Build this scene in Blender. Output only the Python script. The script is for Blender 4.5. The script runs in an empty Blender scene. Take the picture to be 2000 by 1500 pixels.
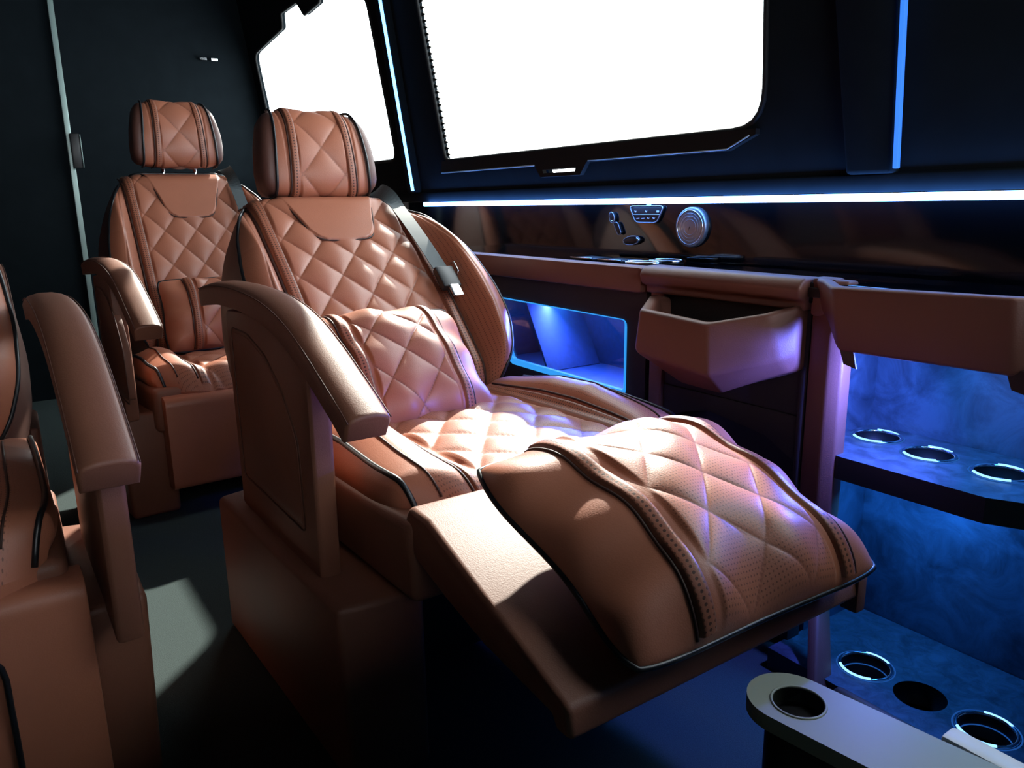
import bpy, bmesh, math
import numpy as np
from mathutils import Vector, Matrix
R = math.radians
sc = bpy.context.scene
col = sc.collection

# ------------------------------------------------------------------ camera
cd = bpy.data.cameras.new('camera'); cam = bpy.data.objects.new('camera', cd); col.objects.link(cam)
cd.sensor_width = 36.0; cd.lens = 36.0*1500/2000; cd.clip_start = 0.02
YAW, PITCH, ROLL = R(34.3), R(13.2), R(0.8)
c_, s_ = math.cos(YAW), math.sin(YAW)
fh = Vector((-c_, s_, 0)); r0 = Vector((s_, c_, 0)); up = Vector((0, 0, 1))
fw = fh*math.cos(PITCH)-up*math.sin(PITCH); u0 = fh*math.sin(PITCH)+up*math.cos(PITCH)
rr = r0*math.cos(ROLL)-u0*math.sin(ROLL); uu = u0*math.cos(ROLL)+r0*math.sin(ROLL)
m3 = Matrix((rr, uu, -fw)).transposed()
cam.matrix_world = Matrix.Translation((0, 0, 1.0)) @ m3.to_4x4()
sc.camera = cam

# ------------------------------------------------------------------ world, sun, exposure
w = bpy.data.worlds.new('sky'); sc.world = w; w.use_nodes = True
bg = w.node_tree.nodes['Background']; bg.inputs[0].default_value = (0.93, 0.97, 1.0, 1); bg.inputs[1].default_value = 8.5
sl = bpy.data.lights.new('sun', 'SUN'); sl.energy = 17; sl.angle = R(0.9); sl.color = (1.0, 0.93, 0.82)
sun = bpy.data.objects.new('sun', sl); col.objects.link(sun)
SUN_DIR = Vector((1.12, -1.0, -1.0))          # travel direction of the light
sun.rotation_euler = SUN_DIR.to_track_quat('-Z', 'Y').to_euler(); sun.location = (-3, 5, 5)
sc.view_settings.view_transform = 'Standard'; sc.view_settings.look = 'None'
sc.view_settings.exposure = 0.0; sc.view_settings.gamma = 1.0
sc.view_settings.use_curve_mapping = False
sc.cycles.max_bounces = 8; sc.cycles.diffuse_bounces = 5; sc.cycles.glossy_bounces = 4; sc.cycles.transparent_max_bounces = 12
sc.cycles.caustics_reflective = False; sc.cycles.caustics_refractive = False
sc.cycles.sample_clamp_indirect = 6

def area(name, loc, direction, sx, sy, energy, color):
    l = bpy.data.lights.new(name, 'AREA'); l.shape = 'RECTANGLE'; l.size = sx; l.size_y = sy
    l.energy = energy; l.color = color
    o = bpy.data.objects.new(name, l); col.objects.link(o); o.location = loc
    o.rotation_euler = Vector(direction).to_track_quat('-Z', 'Y').to_euler()
    return o
BLUE = (0.07, 0.25, 1.0)
# light of the blue LED strips inside the console niche, below its shelf and inside the cool box
area('niche_top_light', (-0.66, 1.42, 0.795), (0, 0.1, -1), 0.42, 0.06, 3.8, (0.05, 0.31, 1.0))
area('niche_edge_light', (-0.69, 1.350, 0.712), (-0.85, -0.35, -0.40), 0.035, 0.035, 9.0, (0.12, 0.17, 1.0))
area('niche_low_light', (-0.76, 1.47, 0.440), (-.1, 0.3, -1), 0.30, 0.06, 2.6, (0.03, 0.28, 1.0))
area('cool_box_light', (-1.78, 1.47, 0.714), (0, -0.15, -1), 0.55, 0.14, 4.0, (0.07, 0.34, 1.0))
area('cool_box_edge_light', (-1.76, 1.50, 0.700), (0.15, -0.8, -0.55), 0.50, 0.02, 11.0, (0.14, 0.20, 1.0))

# ------------------------------------------------------------------ materials
def nt(name):
    m = bpy.data.materials.new(name); m.use_nodes = True
    return m, m.node_tree.nodes, m.node_tree.links, m.node_tree.nodes['Principled BSDF']
def lin(c):
    return tuple(((x/255)/12.92 if x/255 <= .04045 else ((x/255+.055)/1.055)**2.4) for x in c)
def simple(name, rgb, rough=.5, metal=0, spec=.5, noise=0, nscale=80, coat=0, bump=0, sheen=0, contrast=0):
    m, N, L, b = nt(name); c = lin(rgb)
    b.inputs['Base Color'].default_value = (*c, 1); b.inputs['Roughness'].default_value = rough
    b.inputs['Metallic'].default_value = metal; b.inputs['Specular IOR Level'].default_value = spec
    b.inputs['Coat Weight'].default_value = coat; b.inputs['Coat Roughness'].default_value = .03
    b.inputs['Sheen Weight'].default_value = sheen
    if noise or bump:
        tc = N.new('ShaderNodeTexCoord'); n = N.new('ShaderNodeTexNoise'); n.inputs['Scale'].default_value = nscale
        n.inputs['Detail'].default_value = 6
        L.new(tc.outputs['Object'], n.inputs['Vector'])
        if noise:
            mx = N.new('ShaderNodeMix'); mx.data_type = 'RGBA'
            mx.inputs[6].default_value = (*[x*(1-noise) for x in c], 1); mx.inputs[7].default_value = (*[min(1, x*(1+noise)) for x in c], 1)
            if contrast:
                mr = N.new('ShaderNodeMapRange'); mr.inputs[1].default_value = .5-contrast; mr.inputs[2].default_value = .5+contrast
                n.inputs['Roughness'].default_value = .7; n.inputs['Distortion'].default_value = .8
                L.new(n.outputs['Fac'], mr.inputs[0]); L.new(mr.outputs[0], mx.inputs[0])
            else: L.new(n.outputs['Fac'], mx.inputs[0])
            L.new(mx.outputs[2], b.inputs['Base Color'])
        if bump:
            bp = N.new('ShaderNodeBump'); bp.inputs['Strength'].default_value = bump; bp.inputs['Distance'].default_value = .002
            L.new(n.outputs['Fac'], bp.inputs['Height']); L.new(bp.outputs['Normal'], b.inputs['Normal'])
    return m
def leather(name, rgb, thread, rough=.42, pitch=None, rad=.28, dark=.22):
    """leather with a fine grain; attribute 'stitch' turns it into thread, attribute 'perf' punches a grid of holes"""
    m, N, L, b = nt(name); c = lin(rgb)
    b.inputs['Roughness'].default_value = rough; b.inputs['Specular IOR Level'].default_value = .45
    tc = N.new('ShaderNodeTexCoord')
    n1 = N.new('ShaderNodeTexNoise'); n1.inputs['Scale'].default_value = 9; n1.inputs['Detail'].default_value = 4
    vo = N.new('ShaderNodeTexVoronoi'); vo.inputs['Scale'].default_value = 420
    L.new(tc.outputs['Object'], n1.inputs['Vector']); L.new(tc.outputs['Object'], vo.inputs['Vector'])
    mx = N.new('ShaderNodeMix'); mx.data_type = 'RGBA'
    mx.inputs[6].default_value = (*[x*.9 for x in c], 1); mx.inputs[7].default_value = (*[x*1.1 for x in c], 1)
    L.new(n1.outputs['Fac'], mx.inputs[0])
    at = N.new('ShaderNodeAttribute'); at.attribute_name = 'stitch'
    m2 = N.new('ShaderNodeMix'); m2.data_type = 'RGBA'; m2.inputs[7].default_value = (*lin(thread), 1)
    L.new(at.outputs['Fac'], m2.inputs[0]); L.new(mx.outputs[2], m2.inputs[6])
    out = m2.outputs[2]
    h = vo.outputs['Distance']
    if pitch:
        uv = N.new('ShaderNodeUVMap'); uv.uv_map = 'UVMap'
        sp = N.new('ShaderNodeVectorMath'); sp.operation = 'SCALE'; sp.inputs['Scale'].default_value = 1/pitch
        fr = N.new('ShaderNodeVectorMath'); fr.operation = 'FRACTION'
        sb = N.new('ShaderNodeVectorMath'); sb.operation = 'SUBTRACT'; sb.inputs[1].default_value = (.5, .5, 0)
        ln = N.new('ShaderNodeVectorMath'); ln.operation = 'LENGTH'
        lt = N.new('ShaderNodeMath'); lt.operation = 'LESS_THAN'; lt.inputs[1].default_value = rad
        L.new(uv.outputs[0], sp.inputs[0]); L.new(sp.outputs[0], fr.inputs[0]); L.new(fr.outputs[0], sb.inputs[0])
        L.new(sb.outputs[0], ln.inputs[0]); L.new(ln.outputs['Value'], lt.inputs[0])
        ap = N.new('ShaderNodeAttribute'); ap.attribute_name = 'perf'
        mu = N.new('ShaderNodeMath'); mu.operation = 'MULTIPLY'
        L.new(lt.outputs[0], mu.inputs[0]); L.new(ap.outputs['Fac'], mu.inputs[1])
        m3_ = N.new('ShaderNodeMix'); m3_.data_type = 'RGBA'; m3_.inputs[7].default_value = (*[x*dark for x in c], 1)
        L.new(mu.outputs[0], m3_.inputs[0]); L.new(out, m3_.inputs[6]); out = m3_.outputs[2]
    L.new(out, b.inputs['Base Color'])
    bp = N.new('ShaderNodeBump'); bp.inputs['Strength'].default_value = .12; bp.inputs['Distance'].default_value = .0012
    L.new(h, bp.inputs['Height']); L.new(bp.outputs['Normal'], b.inputs['Normal'])
    return m
def emit(name, rgb, s):
    m, N, L, b = nt(name); b.inputs['Base Color'].default_value = (.02, .02, .02, 1)
    b.inputs['Emission Color'].default_value = (*rgb, 1); b.inputs['Emission Strength'].default_value = s
    return m
def pane(name, tint, refl):
    m, N, L, b = nt(name); N.remove(b)
    t = N.new('ShaderNodeBsdfTransparent'); t.inputs[0].default_value = (*tint, 1)
    g = N.new('ShaderNodeBsdfGlossy'); g.inputs['Roughness'].default_value = .02; g.inputs[0].default_value = (.9, .95, 1, 1)
    lw = N.new('ShaderNodeLayerWeight'); lw.inputs[0].default_value = refl
    pw = N.new('ShaderNodeMath'); pw.operation = 'POWER'; pw.inputs[1].default_value = 4
    fr = N.new('ShaderNodeMath'); fr.operation = 'MULTIPLY_ADD'; fr.inputs[1].default_value = .5; fr.inputs[2].default_value = .03
    L.new(lw.outputs['Facing'], pw.inputs[0]); L.new(pw.outputs[0], fr.inputs[0])
    mx = N.new('ShaderNodeMixShader'); L.new(fr.outputs[0], mx.inputs[0]); L.new(t.outputs[0], mx.inputs[1]); L.new(g.outputs[0], mx.inputs[2])
    L.new(mx.outputs[0], N['Material Output'].inputs[0])
    return m
TAN = (164, 102, 78)
M = dict(
    leather=leather('tan_leather', TAN, (112, 64, 46), pitch=.0062, rad=.2, dark=.45),
    trimleather=leather('tan_trim_leather', (122, 78, 61), (92, 56, 42), rough=.5),
    strip=leather('perforated_leather', (150, 92, 70), (110, 64, 46), pitch=.0085, rad=.26),
    shell=simple('dark_brown_shell_leather', (92, 60, 52), .5, bump=.1, nscale=300),
    piping=simple('black_piping', (22, 24, 28), .35, spec=.5),
    seam=simple('dark_seam', (58, 32, 24), .6),
    trimseam=simple('trim_seam', (84, 50, 38), .6),
    suede=simple('black_suede', (20, 26, 30), .95, noise=.25, nscale=14, spec=.06),
    frame=simple('black_window_rubber', (12, 13, 15), .7, spec=.25),
    carpet=simple('charcoal_carpet', (58, 68, 68), .95, noise=.45, nscale=420, bump=.6, spec=.1),
    piano=simple('piano_black', (6, 6, 8), .07, spec=.45),
    black=simple('satin_black', (14, 14, 17), .45),
    console=leather('console_brown_leather', (106, 67, 57), (76, 46, 38), rough=.5),
    darkconsole=simple('dark_console_lining', (34, 26, 27), .75, bump=.2, nscale=200),
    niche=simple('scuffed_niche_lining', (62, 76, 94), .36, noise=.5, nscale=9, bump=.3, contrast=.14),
    tray=simple('dark_tray_plastic', (66, 74, 88), .35, noise=.5, nscale=30, bump=.25, contrast=.15),
    chrome=simple('chrome', (225, 228, 232), .12, metal=1),
    silver=simple('brushed_silver', (150, 152, 158), .35, metal=.8),
    belt=simple('grey_belt_webbing', (56, 65, 68), .6, noise=.15, nscale=300),
    beltplastic=simple('black_buckle_plastic', (24, 26, 28), .4),
    grey=simple('pale_grey_plastic', (150, 156, 140), .45),
    red=simple('red_button', (190, 30, 26), .4),
    white=simple('white_plastic', (196, 200, 196), .5),
    sunpaint=simple('sun_painted_plastic', (232, 232, 226), .4),  # near-white colour stands in for sunlight on the armrest rail
    icon=simple('pale_icon_print', (190, 195, 205), .5),
    strip_trim=simple('pale_door_trim', (150, 172, 168), .35, metal=.3),
    ledline=emit('led_line', (.12, .34, 1.0), 24),
    ledpillar=emit('led_pillar', (.12, .42, 1.0), 6),
    ledpillar2=emit('led_pillar_dim', (.03, .2, 1.0), 1.3),
    ledcyan=emit('led_edge', (.03, .33, .9), 1.0),
    ring=emit('lit_ring', (.22, .5, 1.0), 2.2),
    ringdim=emit('lit_ring_dim', (.02, .13, .55), .5),
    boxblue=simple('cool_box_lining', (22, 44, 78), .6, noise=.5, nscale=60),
    glass=pane('window_glass', (.93, .96, .96), .4),
    boxglass=pane('cool_box_glass', (.8, .9, 1.0), .6),
)

# ------------------------------------------------------------------ mesh helpers
def new(name, verts, faces, mat, parent=None, smooth=True, loc=None, rot=None):
    me = bpy.data.meshes.new(name); me.from_pydata([tuple(map(float, v)) for v in verts], [], faces); me.update()
    if smooth: me.polygons.foreach_set('use_smooth', [True]*len(me.polygons))
    me.materials.append(mat if not isinstance(mat, str) else M[mat])
    o = bpy.data.objects.new(name, me); col.objects.link(o)
    if parent: o.parent = parent
    if loc is not None: o.location = loc
    if rot is not None: o.rotation_euler = rot
    return o
def tag(o, label=None, cat=None, group=None, kind=None):
    if label: o['label'] = label
    if cat: o['category'] = cat
    if group: o['group'] = group
    if kind: o['kind'] = kind
    return o
def empty(name, loc, rz, label, cat, group=None):
    o = bpy.data.objects.new(name, None); o.empty_display_size = .1; col.objects.link(o)
    o.location = loc; o.rotation_euler = (0, 0, rz)
    return tag(o, label, cat, group)
def bevel_obj(o, w=.01, seg=3, angle=30):
    bm = bmesh.new(); bm.from_mesh(o.data); bmesh.ops.recalc_face_normals(bm, faces=bm.faces)
    if w > 0:
        ed = [e for e in bm.edges if len(e.link_faces) == 2 and e.calc_face_angle(0) > R(angle)]
        bmesh.ops.bevel(bm, geom=ed, offset=w, segments=seg, profile=.5, affect='EDGES', clamp_overlap=True)
    bm.to_mesh(o.data); bm.free()
    o.data.polygons.foreach_set('use_smooth', [True]*len(o.data.polygons))
    try: o.data.set_sharp_from_angle(angle=R(40))
    except Exception: pass
    return o
def box(name, a, b, mat, parent=None, bev=.004, seg=2, **k):
    x0, y0, z0 = a; x1, y1, z1 = b
    v = [(x0,y0,z0),(x1,y0,z0),(x1,y1,z0),(x0,y1,z0),(x0,y0,z1),(x1,y0,z1),(x1,y1,z1),(x0,y1,z1)]
    f = [(0,3,2,1),(4,5,6,7),(0,1,5,4),(1,2,6,5),(2,3,7,6),(3,0,4,7)]
    return bevel_obj(new(name, v, f, mat, parent, **k), bev, seg)
def hexa(name, v, mat, parent=None, bev=.004, seg=2, **k):
    f = [(0,3,2,1),(4,5,6,7),(0,1,5,4),(1,2,6,5),(2,3,7,6),(3,0,4,7)]
    return bevel_obj(new(name, v, f, mat, parent, **k), bev, seg)
def prism(name, prof, axis, a, b, mat, parent=None, bev=.004, seg=2, **k):
    """prof: 2D polygon; axis 'y': (x,z), 'z': (x,y), 'x': (y,z)"""
    def P(p, t):
        return {'y': (p[0], t, p[1]), 'z': (p[0], p[1], t), 'x': (t, p[0], p[1])}[axis]
    n = len(prof); v = [P(p, a) for p in prof]+[P(p, b) for p in prof]
    f = [tuple(range(n)), tuple(range(2*n-1, n-1, -1))]+[(i, (i+1) % n, n+(i+1) % n, n+i) for i in range(n)]
    return bevel_obj(new(name, v, f, mat, parent, **k), bev, seg)
def rprof(pts, r, n=5):
    """round every corner of a 2D polygon"""
    out = []; N_ = len(pts)
    for i in range(N_):
        p = np.array(pts[i], float); a = np.array(pts[i-1], float); b = np.array(pts[(i+1) % N_], float)
        rad = r[i] if isinstance(r, (list, tuple)) else r
        if rad <= 0: out.append(tuple(p)); continue
        da = (a-p)/np.linalg.norm(a-p); db = (b-p)/np.linalg.norm(b-p)
        q0 = p+da*rad; q1 = p+db*rad
        for t in np.linspace(0, 1, n): out.append(tuple((1-t)**2*q0+2*t*(1-t)*p+t*t*q1))
    return out
def smooth_path(pts, n=8, closed=False):
    P = [np.array(p, float) for p in pts]; out = []
    N_ = len(P); rng = range(N_ if closed else N_-1)
    for i in rng:
        p1, p2 = P[i], P[(i+1) % N_]
        p0 = P[i-1] if (closed or i > 0) else 2*p1-p2
        p3 = P[(i+2) % N_] if (closed or i < N_-2) else 2*p2-p1
        for t in np.arange(n)/n:
            out.append(.5*((2*p1)+(-p0+p2)*t+(2*p0-5*p1+4*p2-p3)*t*t+(-p0+3*p1-3*p2+p3)*t**3))
    if not closed: out.append(P[-1])
    return out
def frames(P, closed):
    P = np.array(P, float); n = len(P)
    T = (np.roll(P, -1, 0)-np.roll(P, 1, 0)) if closed else np.gradient(P, axis=0)
    T /= np.linalg.norm(T, axis=1)[:, None]+1e-12
    return P, T
def tube(name, pts, r, mat, parent=None, closed=False, seg=8, **k):
    P, T = frames(pts, closed); n = len(P)
    up_ = np.array([0, 0, 1.]) if abs(T[0][2]) < .9 else np.array([1., 0, 0])
    N0 = np.cross(T[0], up_); N0 /= np.linalg.norm(N0); V = []
    for i in range(n):
        N0 = N0-T[i]*(N0@T[i]); N0 /= np.linalg.norm(N0); B = np.cross(T[i], N0)
        for j in range(seg):
            a = 2*math.pi*j/seg; V.append(P[i]+r*(N0*math.cos(a)+B*math.sin(a)))
    F = []
    for i in range(n if closed else n-1):
        for j in range(seg):
            a = i*seg+j; b = i*seg+(j+1) % seg; c2 = ((i+1) % n)*seg+(j+1) % seg; d = ((i+1) % n)*seg+j
            F.append((a, d, c2, b))
    if not closed: F += [tuple(range(seg)), tuple(range(n*seg-1, (n-1)*seg-1, -1))]
    return new(name, V, F, mat, parent, **k)
def grid(name, P, mat, parent=None, uv=None, flip=False, attrs=None, **k):
    """P: (nu, nv, 3) array"""
    nu, nv = P.shape[:2]; V = P.reshape(-1, 3)
    i, j = np.meshgrid(np.arange(nu-1), np.arange(nv-1), indexing='ij'); a = (i*nv+j).ravel()
    F = np.stack([a, a+nv, a+nv+1, a+1], 1)
    if flip: F = F[:, ::-1]
    me = bpy.data.meshes.new(name); me.vertices.add(len(V)); me.vertices.foreach_set('co', V.astype(np.float32).ravel())
    me.loops.add(F.size); me.loops.foreach_set('vertex_index', F.astype(np.int32).ravel())
    me.polygons.add(len(F)); me.polygons.foreach_set('loop_start', np.arange(0, F.size, 4, dtype=np.int32))
    me.polygons.foreach_set('loop_total', np.full(len(F), 4, dtype=np.int32)); me.update(calc_edges=True)
    me.polygons.foreach_set('use_smooth', np.ones(len(F), dtype=bool))
    if uv is not None:
        ul = me.uv_layers.new(name='UVMap'); ul.data.foreach_set('uv', uv.reshape(-1, 2)[F.ravel()].astype(np.float32).ravel())
    for an, av in (attrs or {}).items():
        at = me.attributes.new(an, 'FLOAT', 'POINT'); at.data.foreach_set('value', av.astype(np.float32).ravel())
    me.materials.append(M[mat]); o = bpy.data.objects.new(name, me); col.objects.link(o)
    if parent: o.parent = parent
    for kk, vv in k.items():
        if kk == 'loc': o.location = vv
        if kk == 'rot': o.rotation_euler = vv
    return o
def sstep(x, a, b):
    t = np.clip((x-a)/(b-a), 0, 1); return t*t*(3-2*t)
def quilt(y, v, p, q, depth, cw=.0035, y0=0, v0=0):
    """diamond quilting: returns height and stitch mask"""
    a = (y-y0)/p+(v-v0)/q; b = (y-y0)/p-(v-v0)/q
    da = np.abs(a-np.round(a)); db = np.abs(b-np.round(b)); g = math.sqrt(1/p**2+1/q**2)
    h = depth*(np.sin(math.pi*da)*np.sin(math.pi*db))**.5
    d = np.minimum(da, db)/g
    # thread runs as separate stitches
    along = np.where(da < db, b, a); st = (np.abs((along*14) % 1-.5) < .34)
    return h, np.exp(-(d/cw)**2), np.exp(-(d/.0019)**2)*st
def ribbon(name, S, path, width, lift, mat, parent, n=120, ends=True):
    """strip lying on surface S(p, q); path(t) -> (p, q) centre, width in p units"""
    t = np.linspace(0, 1, n); cs = np.linspace(-1, 1, 9)
    T, Cc = np.meshgrid(t, cs, indexing='ij')
    p, q = path(T); P = S(p+Cc*width/2, q); 
    nrm = np.cross(np.gradient(P, axis=0), np.gradient(P, axis=1)); nrm /= np.linalg.norm(nrm, axis=2)[..., None]+1e-9
    ref = REFN[0]; sg = np.sign((nrm*ref).sum(2)); sg[sg == 0] = 1; nrm *= sg[..., None]
    P = P+nrm*(lift*np.clip(1-np.abs(Cc)**6, 0, 1))[..., None]
    Lg = np.concatenate([[0], np.cumsum(np.linalg.norm(np.diff(P[:, 4], axis=0), axis=1))])
    W = np.linalg.norm(P[n//2, 0]-P[n//2, -1])
    uv = np.stack([Cc*W/2+.00425, np.repeat(Lg[:, None], 9, 1)], 2)
    perf = (np.abs(Cc) < .6).astype(float); stitch = ((np.abs(Cc) > .70) & (np.abs(Cc) < .8)).astype(float)
    return grid(name, P, mat, parent, uv=uv, attrs=dict(perf=perf, stitch=stitch)), P
REFN = [np.array([1., 0, 0])]

# ------------------------------------------------------------------ backrest, headrest, seat cushion shapes
LB = .76
HWV = ([0, .06, .16, .28, .40, .52, .62, .70, .735, .76], [.25, .305, .338, .346, .336, .312, .278, .240, .220, .185])
def hwb(v): 
    v = np.asarray(v, float)
    return sum(np.interp(v+d, *HWV) for d in (-.03, -.015, 0, .015, .03))/5
def back_raw(y, v, det=True):
    hw = hwb(v); ay = np.abs(y)
    bol = sstep(ay, .225, .285)*np.interp(v, [0, .2, .45, .65, .76], [.075, .095, .085, .045, .01])
    x = .06+.012*np.sin(np.clip(v/LB, 0, 1)*math.pi*1.4)+bol
    e = np.clip((ay-(hw-.06))/.06, 0, 1); x = x-(.030+.12*bol)*e**2.2
    tt = np.clip((v-(LB-.07))/.07, 0, 1); x = x-.05*tt**2.2
    bb = np.clip((.08-v)/.08, 0, 1); x = x-.05*bb**2
    return x
def bibmask(y, v):
    hb = np.interp(v, [.535, .55, .58, .76], [.055, .080, .098, .150])
    return sstep(hb-np.abs(y), 0, .004)*sstep(v, .533, .540)
def back_S(y, v):
    x = back_raw(y, v)
    return np.stack([x, y, v], -1)
def build_backrest(parent, loc, ang):
    nu, nv = 260, 270
    U, V = np.meshgrid(np.linspace(-1, 1, nu), np.linspace(0, LB, nv), indexing='ij')
    Y = U*hwb(V); X = back_raw(Y, V)
    inq = sstep(.195-np.abs(Y), 0, .01)*(1-bibmask(Y, V))
    h, cr, st = quilt(Y, V, .118, .150, .0115, y0=0, v0=.03)
    X = X+inq*h
    dart = np.zeros_like(X)
    for by in (-.059, .059): dart += np.exp(-((Y-by)**2+(V-.03-.15*2.0+.075)**2)/.014**2)
    X = X-.008*dart*inq
    X = X+.012*bibmask(Y, V)
    gro = np.exp(-((np.abs(Y)-.231)/.006)**2); X = X-.012*gro
    # faint mid seam in the bolster
    ms = np.exp(-((np.abs(Y)-np.interp(V, [0, .3, .6, .76], [.275, .292, .262, .235]))/.0022)**2)*(hwb(V) > .25); X = X-.0025*ms
    pf = ((np.abs(Y) > .238) & (np.abs(Y) < np.interp(V, [0, .3, .6, .76], [.275, .292, .262, .235]))).astype(float)
    P = np.stack([X, Y, V], -1); uv = np.stack([Y, V], -1)
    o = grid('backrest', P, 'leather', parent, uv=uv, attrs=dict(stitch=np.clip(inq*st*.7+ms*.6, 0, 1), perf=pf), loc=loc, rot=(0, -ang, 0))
    # shell behind the border
    bd = np.concatenate([P[:, 0], P[-1, 1:], P[::-1, -1][1:], P[0, ::-1][1:-1]])[::4]
    cen = np.array([0, 0, LB/2]); rings = []
    for off, scl in ((0, 1.0), (-.012, 1.015), (-.05, 1.045), (-.10, 1.06), (-.16, 1.04), (-.205, .96), (-.23, .80), (-.24, .4), (-.24, .02)):
        q = cen+(bd-cen)*np.array([1, scl, scl]); x0 = bd[:, 0]*max(0, 1+off/.06) ; q[:, 0] = x0+off
        rings.append(q)
    G = np.stack(rings+[]); G = np.concatenate([G, G[:, :1]], 1)
    grid('backrest_shell', G, 'shell', o)
    tube('piping', [p+np.array([.002, 0, 0]) for p in bd], .0048, 'piping', o, closed=True)
    REFN[0] = np.array([1., 0, 0])
    for s in (-1, 1):
        S = lambda y, v: np.stack([back_raw(y, v), y, v], -1)
        ribbon('perforated_strip', S, lambda t, s=s: (s*.208+0*t, .02+t*(LB-.03)), .032, .010, 'strip', o)
        tube('seam', [np.array([back_raw(s*.231, v)-.004, s*.229, v]) for v in np.linspace(.02, LB-.004, 60)], .0035, 'seam', o)
    bl = []
    for v in np.linspace(.757, .58, 14): bl.append((-np.interp(v, [.535, .55, .58, .76], [.055, .080, .098, .150]), v))
    bl += [(-.092, .562), (-.078, .546), (-.055, .537)]
    bl = bl+[(0, .534)]+[(-a, b) for a, b in bl[::-1]]
    pp = smooth_path([(float(back_raw(a, b))+.006, a, b) for a, b in bl], 3)
    tube('bib_seam', pp, .0026, 'seam', o)
    for by in (-.059, .059):
        v = .03+.225
        b2 = box('button', (-.006, -.011, -.011), (.008, .011, .011), 'trimleather', o, bev=.003)
        b2.location = (float(back_raw(by, v))+.002, by, v); b2.rotation_euler = (R(45) if False else 0, 0, 0)
    return o
HP = smooth_path([(-.035, .0), (.018, .004), (.040, .03), (.048, .09), (.043, .155), (.026, .21), (-.012, .250), (-.06, .262)], 10)
def build_headrest(parent, loc, ang):
    prof = np.array(HP); L_ = np.concatenate([[0], np.cumsum(np.linalg.norm(np.diff(prof, axis=0), axis=1))])
    n2 = 110; vv = np.linspace(0, L_[-1], n2); px = np.interp(vv, L_, prof[:, 0]); pz = np.interp(vv, L_, prof[:, 1])
    tx, tz = np.gradient(px), np.gradient(pz); q = np.hypot(tx, tz); nx, nz = tz/q, -tx/q
    U, V = np.meshgrid(np.linspace(-1, 1, 130), vv, indexing='ij'); J = np.broadcast_to(np.arange(n2), U.shape)
    hw = np.interp(V, [0, .06, .16, .30, .40], [.138, .142, .137, .123, .110]); Y = U*hw
    h, cr, st = quilt(Y, V, .128, .155, .007, v0=.04)
    inq = sstep(.073-np.abs(Y), 0, .006)
    H = inq*h-.008*(np.clip((np.abs(U)-.7)/.3, 0, 1))**2-.004*np.exp(-((np.abs(Y)-.102)/.003)**2)
    P = np.stack([px[J]+nx[J]*H, Y, pz[J]+nz[J]*H], -1)
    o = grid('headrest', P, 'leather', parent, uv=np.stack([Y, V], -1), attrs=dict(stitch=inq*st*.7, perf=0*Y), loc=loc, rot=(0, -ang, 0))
    REFN[0] = np.array([1., 0, .3])
    def S(y, v):
        v = np.clip(v, 0, L_[-1]); return np.stack([np.interp(v, L_, prof[:, 0]), y, np.interp(v, L_, prof[:, 1])], -1)
    for s in (-1, 1):
        ribbon('perforated_strip', S, lambda t, s=s: (s*.086*(1.03-.17*t), .006+t*(L_[-1]-.01)), .024, .008, 'strip', o)
        tube('piping', [np.array([px[j]+.001, s*float(np.interp(vv[j], [0, .06, .16, .30, .40], [.138, .142, .137, .123, .110])), pz[j]]) for j in range(0, n2, 3)], .0042, 'piping', o)
        tube('seam', [np.array([px[j]-.001+nx[j]*.002, s*.1005*(1.03-.17*vv[j]/L_[-1]), pz[j]+nz[j]*.002]) for j in range(0, n2, 3)], .0028, 'seam', o)
        tube('headrest_post', [(-.03, s*.062, -.07), (-.03, s*.062, .02)], .0065, 'chrome', o, seg=12)
    # padded shell: closed profile swept sideways, bulging past the piping
    cp = list(prof[::4])+[np.array(p) for p in ((-.09, .245), (-.105, .17), (-.10, .07), (-.08, .01))]
    cp = np.array([(a, b) for a, b in cp]); ce = cp.mean(0); rings = []
    for yy, sc_ in ((-.182, .02), (-.182, .55), (-.176, .80), (-.164, .92), (-.150, .95), (-.140, .88), (.140, .88), (.150, .95), (.164, .92), (.176, .80), (.182, .55), (.182, .02)):
        q2 = ce+(cp-ce)*sc_
        wf = np.interp(q2[:, 1], [0, .05, .13, .22, .26], [.138, .142, .137, .125, .114])/.148
        rings.append(np.stack([q2[:, 0], np.full(len(q2), yy)*wf, q2[:, 1]], 1))
    G = np.stack(rings); G = np.concatenate([G, G[:, :1]], 1)
    grid('headrest_shell', G, 'shell', o, flip=True)
    return o
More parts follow.
